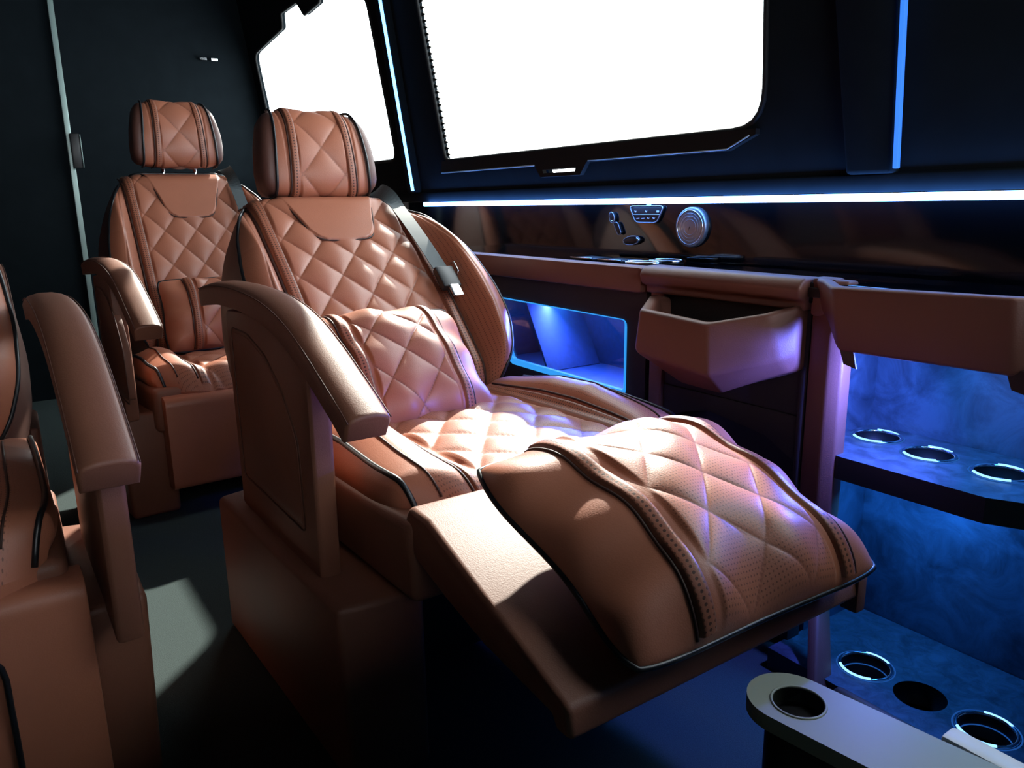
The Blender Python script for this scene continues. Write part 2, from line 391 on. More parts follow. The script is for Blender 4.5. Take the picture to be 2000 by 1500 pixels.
def build_cushion(parent, loc, ang, Lc):
    """top cushion: x 0 (rear) .. Lc (front); z = 0 at the pan"""
    ctl = np.array([(-.335, -.035), (-.352, .0), (-.345, .045), (-.328, .068), (-.285, .086), (-.245, .076), (-.218, .044), (-.19, .026), (-.10, .028), (0, .030)])
    ctl = np.concatenate([ctl, (ctl*[-1, 1])[-2::-1]])
    sec = np.array(smooth_path([tuple(p) for p in ctl], 14)); n1 = len(sec)
    n2 = 170; xs = np.linspace(0, 1, n2)
    I, J = np.meshgrid(np.arange(n1), np.arange(n2), indexing='ij')
    Ys = sec[I, 0]; Zs = sec[I, 1]; t = xs[J]
    X = t*Lc
    nar = 1-.10*np.clip((t-.72)/.28, 0, 1)**2
    ay = np.abs(Ys)
    # bolster height fades to the front, nose rolls down
    bh = np.interp(t, [0, .15, .35, .55, .82, 1], [.35, .6, .95, 1.0, .55, .12])
    base = .028
    Z = np.where(Zs > base, base+(Zs-base)*bh, Zs)
    Z = Z+.008*np.sin(np.clip(t, 0, 1)*math.pi)*(1-np.clip(ay/.3, 0, 1)**2)
    e = np.clip((t-.86)/.14, 0, 1); Z = Z-.075*e**2.4*(Z > -.05); 
    X = X-.05*np.clip((ay-.2)/.15, 0, 1)**2*e
    inq = sstep(.185-ay, 0, .01)
    V = X; Y = Ys*nar
    h, cr, st = quilt(Ys, V, .125, .165, .011, v0=.02)
    Z = Z+inq*h
    P = np.stack([X, Y, Z], -1)
    pf = ((ay < .185) | ((ay > .235) & (ay < .30))).astype(float)*(Zs > .01)
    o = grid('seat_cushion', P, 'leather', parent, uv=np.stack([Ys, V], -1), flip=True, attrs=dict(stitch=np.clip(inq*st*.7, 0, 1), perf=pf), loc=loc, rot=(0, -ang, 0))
    def at_i(i, j): return P[i, j]
    def idx(y, side):   # section index of given y on the upper run
        cand = [i for i in range(n1) if sec[i, 1] > .024]
        return min(cand, key=lambda i: abs(sec[i, 0]-y*side))
    for s in (-1, 1):
        ip = idx(.338, s); pts = [P[ip, j]+np.array([0, s*.003, .002]) for j in range(0, n2-1, 3)]
        tube('piping', pts, .0052, 'piping', o)
        ii = idx(.292, s); pts = [P[ii, j]+np.array([0, 0, .001]) for j in range(30, n2-6, 3)]
        tube('seam', pts, .0022, 'seam', o)
        i0, i1 = idx(.190, s), idx(.222, s); a, b = min(i0, i1), max(i0, i1)
        Q = P[a:b+1, 4:n2-3].copy(); k = np.linspace(-1, 1, b-a+1); Q[..., 2] += (.006*(1-np.abs(k)**6))[:, None]
        kk = np.repeat(k[:, None], Q.shape[1], 1); Lg = Q[..., 0]
        grid('perforated_strip', Q, 'strip', o, flip=True, uv=np.stack([kk*.016+.00425, Lg], -1),
             attrs=dict(perf=(np.abs(kk) < .6).astype(float), stitch=((np.abs(kk) > .7) & (np.abs(kk) < .85)).astype(float)))
        io = idx(.228, s); tube('seam', [P[io, j]+np.array([0, 0, .0005]) for j in range(4, n2-4, 3)], .003, 'seam', o)
    # front cloth fall closing the cushion
    fr = P[:, -1]; G = np.stack([fr, fr*[1, 1, 0]+[-.0, 0, -.06]], 0); grid('cushion_front', G, 'leather', o)
    return o

def pillow(name, corners, T, quiltp, label, cat='pillow', parent=None, strips=(-.5, .5), wr=1.0, seed=1, drop=None, aspect=1.0, perf=1, sag=(0, 0)):
    """corners: four points, (a,b) = (-1,-1),(1,-1),(1,1),(-1,1); a across, b along; closed soft cushion"""
    A, B, Cn, D = [np.array(c, float) for c in corners]
    W = np.linalg.norm(B-A+Cn-D)/2; H = np.linalg.norm(D-A+Cn-B)/2
    rng = np.random.RandomState(seed); ph = rng.rand(8)*6.28
    nrm = np.cross(B-A, D-A); nrm /= np.linalg.norm(nrm)
    if T < 0: nrm = -nrm; T = -T
    def S(a, b, side=1, det=False):
        a = np.asarray(a, float); b = np.asarray(b, float)
        # edges pull in between the corners
        a2 = a*(1-.055*(1-b*b)+.016*wr*np.sin(4.2*b+ph[5])*(1-b**4)); b2 = b*(1-.05*(1-a*a))
        rc = 1-.075*(a*a*b*b)**2.2; a2 = a2*rc; b2 = b2*rc
        p = ((1-a2)[..., None]*(1-b2)[..., None]*A+(1+a2)[..., None]*(1-b2)[..., None]*B+(1+a2)[..., None]*(1+b2)[..., None]*Cn+(1-a2)[..., None]*(1+b2)[..., None]*D)/4
        e = np.clip((1-np.abs(a)**2.6), 0, 1)**.55*np.clip((1-np.abs(b)**2.6), 0, 1)**.55
        th = T*e*(1+.08*np.sin(2.1*a+ph[0])*np.cos(1.7*b+ph[1]))
        # radial pucker near the edges
        rim = (1-e)*e*4
        th = th+wr*.007*rim*(np.sin(9*b+ph[2])*a**4+np.sin(10*a+ph[3])*b**4)/(a**4+b**4+1e-4)
        th = th+wr*.0035*np.sin(5*a+3*b+ph[4])*e
        if side < 0: th = -th*.5
        d = th
        if drop is not None: p = p+np.array([0, 0, 1.])*drop(a, b)[..., None]
        return p+nrm*d[..., None]
    n = 240; U, V = np.meshgrid(np.linspace(-1, 1, n), np.linspace(-1, 1, n), indexing='ij')
    P = S(U, V); s0, s1 = strips
    inq = sstep(np.minimum(U-s0-.09, s1-.09-U), 0, .04)*np.clip((1-np.abs(V))/.06, 0, 1)
    h, cr, st = quilt((U-(s0+s1)/2)*W/2, V*H/2, quiltp[0], quiltp[1], quiltp[2])
    P = P+nrm*(inq*h)[..., None]
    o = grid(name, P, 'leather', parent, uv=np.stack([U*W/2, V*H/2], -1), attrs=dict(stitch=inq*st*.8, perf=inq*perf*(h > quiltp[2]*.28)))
    Pb = S(U, V, -1)
    Pb[0], Pb[-1], Pb[:, 0], Pb[:, -1] = P[0], P[-1], P[:, 0], P[:, -1]
    grid('cushion_back', Pb[::2, ::2], 'leather', o, flip=True, uv=np.stack([U, V], -1)[::2, ::2], attrs=dict(stitch=0*U[::2, ::2], perf=0*U[::2, ::2]))
    bd = np.concatenate([P[:, 0], P[-1, 1:], P[::-1, -1][1:], P[0, ::-1][1:-1]])[::3]
    tube('piping', bd, .0045, 'piping', o, closed=True)
    REFN[0] = nrm
    for sv in strips:
        ribbon('perforated_strip', lambda a, b: S(a, b), lambda t, sv=sv: (sv+0*t, -.97+t*1.94), .028/W*2, .007, 'strip', o)
        sgn = -1 if sv == s0 else 1
        tt = np.linspace(-.98, .98, 60); ps = S(np.full(60, sv+sgn*.017/W*2), tt)+nrm*.001
        tube('seam', list(ps), .0025, 'seam', o)
    tag(o, label, cat)
    return o

# ------------------------------------------------------------------ seat
PADC = [(-.24, .812), (-.12, .828), (.02, .835), (.16, .833), (.28, .822), (.38, .800), (.47, .766), (.54, .733), (.60, .704), (.645, .680)]
def mir(pts, m): return [(p[0], p[1]*m, p[2]) for p in pts]
def sweep(name, path, cs, mat, parent, latv=(0, 1, 0)):
    """sweep a closed cross-section (lateral, normal) along a path in the x-z plane"""
    P, T = frames(path, False); lat = np.array(latv, float); V = []
    for p, t in zip(P, T):
        n_ = np.cross(t, lat); n_ /= np.linalg.norm(n_)
        if n_[2] < 0: n_ = -n_
        for a, b in cs: V.append(p+lat*a+n_*b)
    k = len(cs); F = []
    for i in range(len(P)-1):
        for j in range(k): F.append((i*k+j, i*k+(j+1) % k, (i+1)*k+(j+1) % k, (i+1)*k+j))
    F += [tuple(range(k))[::-1], tuple(range((len(P)-1)*k, len(P)*k))]
    o = new(name, V, F, mat, parent); bm = bmesh.new(); bm.from_mesh(o.data); bmesh.ops.recalc_face_normals(bm, faces=bm.faces)
    ed = [e for e in bm.edges if len(e.link_faces) == 2 and e.calc_face_angle(0) > R(60) and any(len(f.verts) > 4 for f in e.link_faces)]
    bmesh.ops.bevel(bm, geom=ed, offset=.006, segments=3, profile=.5, affect='EDGES', clamp_overlap=True)
    bm.to_mesh(o.data); bm.free(); o.data.polygons.foreach_set('use_smooth', [True]*len(o.data.polygons))
    try: o.data.set_sharp_from_angle(angle=R(50))
    except Exception: pass
    return o
def armrest(seat, m, front=0.0, panel_front=.47, inner=False):
    s = m if not inner else -m
    # local aisle side is -y for m = 1
    cen = -.404*s
    path = smooth_path([(x, cen, z) for x, z in PADC], 5)
    cs = [(-.036, -.040), (-.038, -.008), (-.035, .0), (-.027, .006), (-.012, .010), (.012, .010), (.027, .006), (.035, .0), (.038, -.008), (.036, -.040)]
    # scaled so the top line is the stitched edge
    P = sweep('armrest_pad', [(p[0], p[1], p[2]) for p in path], cs, 'trimleather', seat)
    for q in (-1, 1):
        Pp, T = frames(path, False); pts = []
        for p, t in zip(Pp, T):
            n_ = np.array([-t[2], 0, t[0]]); n_ = n_ if n_[2] > 0 else -n_
            pts.append(p+np.array([0, q*.0358, 0])+n_*.0015)
        tube('stitched_seam', pts, .0010, 'trimseam', P)
    top = [(x, z-.035) for x, z in PADC if -.03 <= x <= panel_front+.02]
    prof = [(-.02, .34)]+[(-.02, .785)]+top[1:]+[(panel_front, top[-1][1]), (panel_front, .34)]
    y0, y1 = sorted((-.438*s, -.398*s))
    Pn = prism('armrest_panel', prof, 'y', y0, y1, 'trimleather', seat, bev=.008)
    ins = [(.03, .43), (.03, .745), (.14, .745), (.24, .72), (.33, .665), (.395, .59), (.40, .43)]
    ye = -.437*s
    prism('inset_panel', rprof(ins, .02), 'y', *sorted((ye-.003*s, ye+.02*s)), 'trimleather', Pn, bev=.002)
    tube('seam', [(x, ye-.002*s, z) for x, z in rprof([(.022, .42), (.022, .753), (.14, .753), (.245, .728), (.338, .672), (.405, .594), (.41, .42)], .02)], .0016, 'trimseam', Pn, closed=True)
    return P
def make_seat(name, loc, rz, m, label, bb, bt, ang, cush, cz, cpitch, panf, panz, basef, leg, hr_up, panel_front=.47, belt=True, inner_arm=False):
    st = empty(name, loc, rz, label, 'seat', 'quilted tan leather lounge seats')
    # base: side sill with ledge on the aisle side, body and seat pan
    ya, yb = -.46*m, -.30*m
    v = mir([(-.11, -.475, 0), (basef, -.45, 0), (basef, -.30, 0), (-.11, -.30, 0), (-.11, -.475, .335), (basef, -.462, .36), (basef, -.30, .352), (-.11, -.30, .352)], m)
    B = hexa('seat_base', v, 'trimleather', st, bev=.014, seg=3)
    v = mir([(-.11, -.31, .0), (panf-.34, -.31, .0), (panf-.34, .31, .0), (-.11, .31, .0), (-.11, -.31, panz-.14), (panf-.34, -.31, panz-.14), (panf-.34, .31, panz-.14), (-.11, .31, panz-.14)], m)
    hexa('pedestal', v, 'darkconsole', st, bev=.01)
    v = mir([(-.11, .28, 0), (basef, .28, 0), (basef, .36, 0), (-.11, .36, 0), (-.11, .28, .35), (basef, .28, .36), (basef, .36, .36), (-.11, .36, .35)], m)
    hexa('inner_sill', v, 'trimleather', st, bev=.012)
    lo = panz-.15
    v = mir([(-.10, -.372, lo), (panf, -.352, lo), (panf, .345, lo), (-.10, .345, lo), (-.10, -.366, panz-.03), (panf, -.352, panz), (panf, .345, panz), (-.10, .345, panz-.03)], m)
    hexa('seat_pan', v, 'trimleather', st, bev=.02, seg=4)
    build_cushion(st, (bb[0]+.03, 0, cz), cpitch, cush)
    bk = build_backrest(st, (bb[0], 0, bb[1]), ang)
    hx = bb[0]-math.sin(ang)*(LB+.015)+.045; hz = bb[1]+math.cos(ang)*(LB+.015)
    build_headrest(st, (hx+hr_up[0], 0, hz+hr_up[1]), hr_up[2])
    armrest(st, m, panel_front=panel_front)
    if inner_arm: armrest(st, m, panel_front=panel_front, inner=True)
    if leg == 'out':
        prof = [(.625, .50), (.64, .525), (.70, .522), (1.055, .395), (1.062, .352), (1.03, .350), (1.02, .368), (.86, .385), (.75, .41), (.665, .435), (.625, .455)]
        lg = prism('legrest', prof, 'y', -.345, .29, 'trimleather', st, bev=.014, seg=4)
        box('end_tab', (1.032, .262, .325), (1.064, .288, .39), 'trimleather', lg, bev=.004)
        box('hinge_link', (.60, -.20, .40), (.72, -.17, .44), 'black', lg)
        box('hinge_link', (.60, .14, .40), (.72, .17, .44), 'black', lg)
    else:
        prof = rprof([(panf-.04, panz-.03), (panf+.045, panz-.025), (panf+.05, .10), (panf-.03, .09)], [.01, .035, .02, .01])
        lg = prism('legrest', prof, 'y', -(.33 if leg == 'in' else .37), .31 if leg == 'in' else .37, 'leather', st, bev=.008)
        if leg == 'wide': tube('piping', [(panf+.052, y_, z_) for y_, z_ in rprof([(-.27, .12), (-.27, panz-.10), (.25, panz-.10), (.25, .12)], .05)], .0045, 'piping', lg, closed=True)
    if belt:
        # shoulder belt lying over the window-side bolster
        sy = m
        ca, sa = math.cos(ang), math.sin(ang)
        def W(x, y, v): return (bb[0]+x*ca-v*sa, y*sy, bb[1]+x*sa+v*ca)
        pth = [(-.12, .185, .66), (-.09, .185, .745), (-.03, .185, .785), (.025, .187, .775), (.068, .19, .71), (.092, .195, .60), (.106, .202, .48), (.112, .21, .37)]
        pts = smooth_path([W(*p) for p in pth], 8); P, T = frames(pts, False); V = []; F = []
        for i, (p, t) in enumerate(zip(P, T)):
            k = i/(len(P)-1)
            lat = np.array([.25*sy*0, 1., 0]); tw = 1.0*math.sin(min(1, max(0, (k-.35)/.3))*math.pi)
            n_ = np.cross(t, lat); n_ /= np.linalg.norm(n_); l2 = lat*math.cos(tw)+n_*math.sin(tw)
            for a, b in ((-.023, .001), (.023, .001), (.023, -.001), (-.023, -.001)): V.append(p+l2*a+n_*b)
        for i in range(len(P)-1):
            for j in range(4): F.append((i*4+j, i*4+(j+1) % 4, (i+1)*4+(j+1) % 4, (i+1)*4+j))
        F += [(0, 1, 2, 3), (len(V)-4, len(V)-3, len(V)-2, len(V)-1)]
        bl = new('seat_belt', V, F, 'belt', st, smooth=False)
        g = box('belt_guide', (-.02, -.03, -.02), (.02, .03, .02), 'beltplastic', bl, bev=.006); g.location = W(-.02, .185, .765); g.rotation_euler = (0, -ang, 0)
        bu = box('buckle', (-.012, -.029, -.055), (.012, .029, .02), 'beltplastic', bl, bev=.006); bu.location = W(.116, .212, .345); bu.rotation_euler = (0, -ang, 0)
        tgv = W(.126, .214, .285); t_ = box('tongue', (-.0015, -.017, -.03), (.0015, .017, .03), 'chrome', bl, bev=.001); t_.location = tgv; t_.rotation_euler = (0, -ang, 0)
        clip = tube('belt_clip', [(-.004, .034, -.03), (.012, .036, -.02), (.014, .036, .012), (0, .034, .02)], .0025, 'chrome', bl); clip.location = W(.118, .212, .36); clip.rotation_euler = (0, -ang, 0)
    return st
def bparam(b, t): return math.atan2(b[0]-t[0], t[1]-b[1])

# ================================================================== SETTING
def struct(o): o['kind'] = 'structure'; return o
FX0, FX1, WY0, WYL = -4.75, 2.0, 1.55, -1.0
struct(box('floor', (FX0, WYL-.1, -.06), (FX1, 1.70, 0), 'carpet', bev=0))
def wy(z): return 1.56 if z < 1.04 else 1.56-(z-1.04)*.15
ZT = 2.15
struct(box('ceiling', (FX0, WYL-.1, ZT), (FX1, 1.44, ZT+.08), 'suede', bev=0))
struct(prism('wall_rear', [(WYL-.1, 0), (1.57, 0), (1.57, 1.04), (wy(ZT)+.012, ZT), (WYL-.1, ZT)], 'x', FX0-.08, FX0, 'suede', bev=0))
# left wall (unseen side of the cabin) with nothing but its trim
struct(box('wall_left', (FX0, WYL-.08, 0), (FX1, WYL, ZT), 'suede', bev=0))
# front of the cabin: bulkhead below the windscreen opening
struct(box('wall_front', (FX1, WYL-.1, 0), (FX1+.06, 1.75, 1.10), 'suede', bev=0))
struct(box('wall_light_blocker', (.35, WYL, 0), (.42, 1.55, 1.12), 'suede', bev=.02))  # unseen low wall added to keep windscreen light off the seat bases
# window-side wall: built as a slab with window openings cut by construction
def wall_piece(x0, x1, z0, z1, holes=()):
    """front skin polygon with holes triangulated, extruded 4 cm outward"""
    bm = bmesh.new()
    loops = [[(x0, z0), (x1, z0), (x1, z1), (x0, z1)]]+[h for h in holes]
    edges = []
    for lp in loops:
        vs = [bm.verts.new((x, wy(z), z)) for x, z in lp]
        for i in range(len(vs)): edges.append(bm.edges.new((vs[i], vs[(i+1) % len(vs)])))
    r_ = bmesh.ops.triangle_fill(bm, use_beauty=True, use_dissolve=False, edges=edges)
    ex = bmesh.ops.extrude_face_region(bm, geom=list(bm.faces))
    vs = [g for g in ex['geom'] if isinstance(g, bmesh.types.BMVert)]
    bmesh.ops.translate(bm, verts=vs, vec=(0, .018, 0)); bmesh.ops.recalc_face_normals(bm, faces=bm.faces)
    me = bpy.data.meshes.new('wall_right'); bm.to_mesh(me); bm.free(); me.materials.append(M['suede'])
    o = bpy.data.objects.new('wall_right', me); col.objects.link(o); return struct(o)
W1 = rprof([(-2.69, 1.165), (-1.205, 1.165), (-1.165, 1.80), (-2.72, 1.80)], [.03, .09, .08, .08], 6)
W2 = [(-4.64, 1.19), (-3.10, 1.19), (-3.12, 1.80), (-3.18, 1.90), (-3.55, 1.955), (-3.60, 1.90), (-3.80, 1.885), (-3.86, 1.955), (-4.10, 1.95), (-4.12, 1.885), (-4.64, 1.84)]
W2 = rprof(W2, [.05, .05, .02, .05, .02, .01, .01, .02, .01, .02, .06], 4)
W3 = rprof([(-.60, 1.20), (.35, 1.20), (.35, 1.80), (-.60, 1.80)], .09, 5)
SLOT = [(-2.045, 1.094), (-1.885, 1.094), (-1.880, 1.105), (-2.050, 1.105)]
wall_piece(FX0, FX1, 1.04, ZT, (W1, W2, W3, SLOT))
low = struct(box('wall_right', (FX0, 1.66, 0), (FX1, 1.72, 1.04), 'darkconsole', bev=0))
# window surrounds: glass panes, rubber seals
def window(n, hole, label=None):
    pts = [(x, wy(z)+.014, z) for x, z in hole]
    cx = sum(p[0] for p in pts)/len(pts); cz = sum(p[2] for p in pts)/len(pts)
    g = new('window_%d' % n, pts+[(x, y+.004, z) for x, y, z in pts], [tuple(range(len(pts))), tuple(range(2*len(pts)-1, len(pts)-1, -1))], 'glass', smooth=False)
    struct(g)
    tube('window_seal', [(x, wy(z)-.002, z) for x, z in hole], .007, 'frame', g, closed=True)
    return g
g1 = window(1, W1); g2 = window(2, W2); g3 = window(3, W3)
# toothed rubber edge at the rear side of the big window
V = []; F = []
for k in range(26):
    z = 1.19+k*.0225; x = -2.688-.03*(z-1.165)/.635; y = wy(z); b = len(V)
    V += [(x-.006, y+.009, z-.0085), (x-.006, y+.009, z+.0085), (x+.024, y+.009, z-.002), (x-.006, y+.013, z-.0085), (x-.006, y+.013, z+.0085), (x+.024, y+.013, z-.002)]
    F += [(b, b+2, b+1), (b+3, b+4, b+5), (b, b+1, b+4, b+3), (b+1, b+2, b+5, b+4), (b+2, b, b+3, b+5)]
new('window_teeth', V, F, 'frame', g1, smooth=False)
# lower sill lip with latch of the big window
def slotted(name, outer, hole, y0, y1, mat, par):
    bm = bmesh.new(); ed = []
    for lp in (outer, hole):
        vs = [bm.verts.new((x, y0, z)) for x, z in lp]
        for i in range(len(vs)): ed.append(bm.edges.new((vs[i], vs[(i+1) % len(vs)])))
    bmesh.ops.triangle_fill(bm, use_beauty=True, use_dissolve=False, edges=ed)
    ex = bmesh.ops.extrude_face_region(bm, geom=list(bm.faces)); vs = [g for g in ex['geom'] if isinstance(g, bmesh.types.BMVert)]
    bmesh.ops.translate(bm, verts=vs, vec=(0, y1-y0, 0)); bmesh.ops.recalc_face_normals(bm, faces=bm.faces)
    me = bpy.data.meshes.new(name); bm.to_mesh(me); bm.free(); me.materials.append(M[mat])
    o = bpy.data.objects.new(name, me); col.objects.link(o); o.parent = par; return o
slotted('window_lip', [(-2.71, 1.118), (-2.09, 1.118), (-2.06, 1.082), (-1.86, 1.082), (-1.83, 1.118), (-1.30, 1.118), (-1.22, 1.15), (-1.22, 1.163), (-2.70, 1.163)], SLOT, wy(1.14)-.018, wy(1.14)-.003, 'frame', g1)
tube('lip_highlight_bead', [(-2.70, wy(1.12)-.024, 1.12), (-2.09, wy(1.12)-.024, 1.12)], .0022, 'silver', g1)
tube('lip_highlight_bead', [(-1.82, wy(1.12)-.024, 1.121), (-1.30, wy(1.12)-.024, 1.121), (-1.235, wy(1.12)-.024, 1.148)], .0018, 'silver', g1)
# vertical pillar covers between the windows
def pillar(n, x0, x1, x0t, x1t):
    z0, z1 = 1.05, ZT
    v = [(x0, wy(z0)-.03, z0), (x1, wy(z0)-.03, z0), (x1, wy(z0)+.01, z0), (x0, wy(z0)+.01, z0), (x0t, wy(z1)-.03, z1), (x1t, wy(z1)-.03, z1), (x1t, wy(z1)+.01, z1), (x0t, wy(z1)+.01, z1)]
    return struct(hexa('trim_%d' % n, v, 'suede', bev=.008))
pillar(1, -3.01, -2.93, -3.01, -2.93)
pillar(2, -.985, -.885, -1.06, -.86)
# belt-line shelf cover above the LED line
struct(prism('trim_3', [(1.57, 1.013), (1.550, 1.013), (1.546, 1.03), (1.549, 1.05), (1.57, 1.055)], 'x', FX0, FX1, 'suede', bev=.003))
# black glossy side panel between LED line and ledge
side = struct(box('trim_4', (-3.05, 1.555, .80), (FX1, 1.60, 1.012), 'piano', bev=0))
# rear-door edge trim
t5 = struct(hexa('trim_5', [(-4.74, .455, .0), (-4.72, .455, 0), (-4.72, .482, 0), (-4.74, .482, 0), (-4.74, .455, ZT), (-4.72, .455, ZT), (-4.72, .482, ZT), (-4.74, .482, ZT)], 'strip_trim', bev=.004))
box('latch_cover', (-4.72, .47, 1.21), (-4.69, .515, 1.385), 'beltplastic', t5, bev=.006)
tube('latch_edge', [(-4.688, .516, 1.38), (-4.688, .516, 1.215)], .003, 'strip_trim', t5)
for dy in (0, .06):
    k = new('coat_hook', [(-4.74, 1.16+dy, 1.80), (-4.715, 1.16+dy, 1.80), (-4.715, 1.195+dy, 1.80), (-4.74, 1.195+dy, 1.80), (-4.74, 1.16+dy, 1.812), (-4.715, 1.16+dy, 1.812), (-4.715, 1.195+dy, 1.812), (-4.74, 1.195+dy, 1.812)],
        [(0, 3, 2, 1), (4, 5, 6, 7), (0, 1, 5, 4), (1, 2, 6, 5), (2, 3, 7, 6), (3, 0, 4, 7)], 'chrome', smooth=False)
    tag(k, 'tiny bright metal hook on the dark rear wall, ' + ('left one of the pair' if dy == 0 else 'right one of the pair'), 'hook', 'metal hooks on the rear wall')

# ------------------------------------------------------------------ LED lines
o = box('light_strip', (-2.86, 1.524, .995), (FX1-.02, 1.552, 1.011), 'ledline', bev=.003)
tag(o, 'long horizontal blue-white LED light strip under the windows', 'light strip')
def vstrip(x0, x1, mat, label, wd):
    z0, z1 = 1.058, ZT
    v = [(x0-wd, wy(z0)-.038, z0), (x0+wd, wy(z0)-.038, z0), (x0+wd, wy(z0)-.026, z0), (x0-wd, wy(z0)-.026, z0), (x1-wd, wy(z1)-.038, z1), (x1+wd, wy(z1)-.038, z1), (x1+wd, wy(z1)-.026, z1), (x1-wd, wy(z1)-.026, z1)]
    tag(hexa('light_strip', v, mat, bev=.002), label, 'light strip')
vstrip(-2.945, -2.945, 'ledpillar', 'upright pale blue LED light strip on the pillar between the two bright windows', .007)
vstrip(-.872, -.835, 'ledpillar2', 'upright dim blue LED light strip on the pillar right of the big window', .005)

# ------------------------------------------------------------------ console along the window side
cab = empty('storage_cabinet', (-1.9, 1.45, 0), 0, 'low side cabinet with glass-fronted blue-lit cool box behind the reclined seat', 'cabinet')
OX, OY = -1.9, 1.45
def cb(name, a, b, mat, bev=.004, par=None):
    return box(name, (a[0]-OX, a[1]-OY, a[2]), (b[0]-OX, b[1]-OY, b[2]), mat, par or cab, bev=bev)
# face frame with opening for the glass door
def face(name, outer, hole, y0, y1, mat, par, bev=.003):
    bm = bmesh.new(); ed = []
    for lp in (outer, hole):
        vs = [bm.verts.new((x-OX, y0-OY, z)) for x, z in lp]
        for i in range(len(vs)): ed.append(bm.edges.new((vs[i], vs[(i+1) % len(vs)])))
    bmesh.ops.triangle_fill(bm, use_beauty=True, use_dissolve=False, edges=ed)
    ex = bmesh.ops.extrude_face_region(bm, geom=list(bm.faces)); vs = [g for g in ex['geom'] if isinstance(g, bmesh.types.BMVert)]
    bmesh.ops.translate(bm, verts=vs, vec=(0, y1-y0, 0)); bmesh.ops.recalc_face_normals(bm, faces=bm.faces)
    me = bpy.data.meshes.new(name); bm.to_mesh(me); bm.free(); me.materials.append(M[mat])
    o = bpy.data.objects.new(name, me); col.objects.link(o); o.parent = par; return o
FH = rprof([(-1.985, .505), (-1.455, .500), (-1.455, .705), (-2.10, .712)], [.02, .02, .02, .02], 5)
face('front_panel', [(-2.6, 0), (-1.385, 0), (-1.385, .80), (-2.6, .80)], FH, 1.355, 1.38, 'darkconsole', cab)
cb('box_floor', (-2.12, 1.38, .478), (-1.44, 1.62, .498), 'boxblue'); cb('box_back', (-2.15, 1.60, .48), (-1.44, 1.62, .72), 'boxblue')
cb('box_side', (-2.16, 1.38, .48), (-2.14, 1.62, .72), 'boxblue'); cb('box_side', (-1.45, 1.38, .48), (-1.43, 1.62, .72), 'boxblue')
cb('box_top', (-2.16, 1.38, .718), (-1.43, 1.62, .735), 'boxblue')
# divider standing askew inside
hexa('divider', [(a-OX, b-OY, c) for a, b, c in [(-1.84, 1.385, .50), (-1.83, 1.385, .50), (-1.83, 1.59, .50), (-1.84, 1.59, .50), (-1.96, 1.385, .71), (-1.95, 1.385, .71), (-1.95, 1.59, .71), (-1.96, 1.59, .71)]], 'boxblue', cab, bev=.001)
dr = face('glass_door_edge', FH, rprof([(-1.972, .522), (-1.458, .517), (-1.458, .7035), (-2.083, .7085)], .012, 5), 1.349, 1.362, 'ledcyan', cab)
gl = new('glass_door', [(x-OX, 1.357-OY, z) for x, z in FH]+[(x-OX, 1.360-OY, z) for x, z in FH], [tuple(range(len(FH))), tuple(range(2*len(FH)-1, len(FH)-1, -1))], 'boxglass', cab, smooth=False)
# leather capping rail of the cool box section
cb('capping_rail', (-2.6, 1.325, .780), (-1.378, 1.375, .846), 'console', bev=.012)
cb('side_panel', (-2.6, 1.38, .0), (-2.58, 1.65, .80), 'darkconsole')

# middle cabinet with tip-out pocket
cab2 = empty('pocket_cabinet', (-1.1, 1.45, 0), 0, 'brown leather cabinet with faceted tip-out magazine pocket in the middle of the side console', 'cabinet')
OX = -1.1
cb('front_frame', (-1.372, 1.352, 0), (-1.325, 1.39, .80), 'console', par=cab2, bev=.008)
cb('recess_back', (-1.33, 1.40, 0), (-.95, 1.44, .80), 'black', par=cab2)
cb('side_frame', (-.940, 1.356, 0), (-.921, 1.40, .785), 'darkconsole', par=cab2)
cb('upper_panel', (-1.325, 1.362, .56), (-.94, 1.385, .80), 'darkconsole', par=cab2)
v = [(-1.325, .56), (-1.325, .46), (-1.26, .50), (-1.18, .52), (-1.02, .50), (-.94, .46), (-.94, .56)]
prism('chevron_panel', [(x-OX, z) for x, z in v], 'y', 1.36-OY, 1.385-OY, 'darkconsole', cab2, bev=.003)
cr = prism('capping_rail', [(1.318-OY, .842), (1.31-OY, .83), (1.318-OY, .808), (1.335-OY, .802), (1.335-OY, .785), (1.38-OY, .785), (1.38-OY, .850), (1.33-OY, .850)], 'x', -1.370-OX, -.922-OX, 'console', cab2, bev=.006, seg=3)
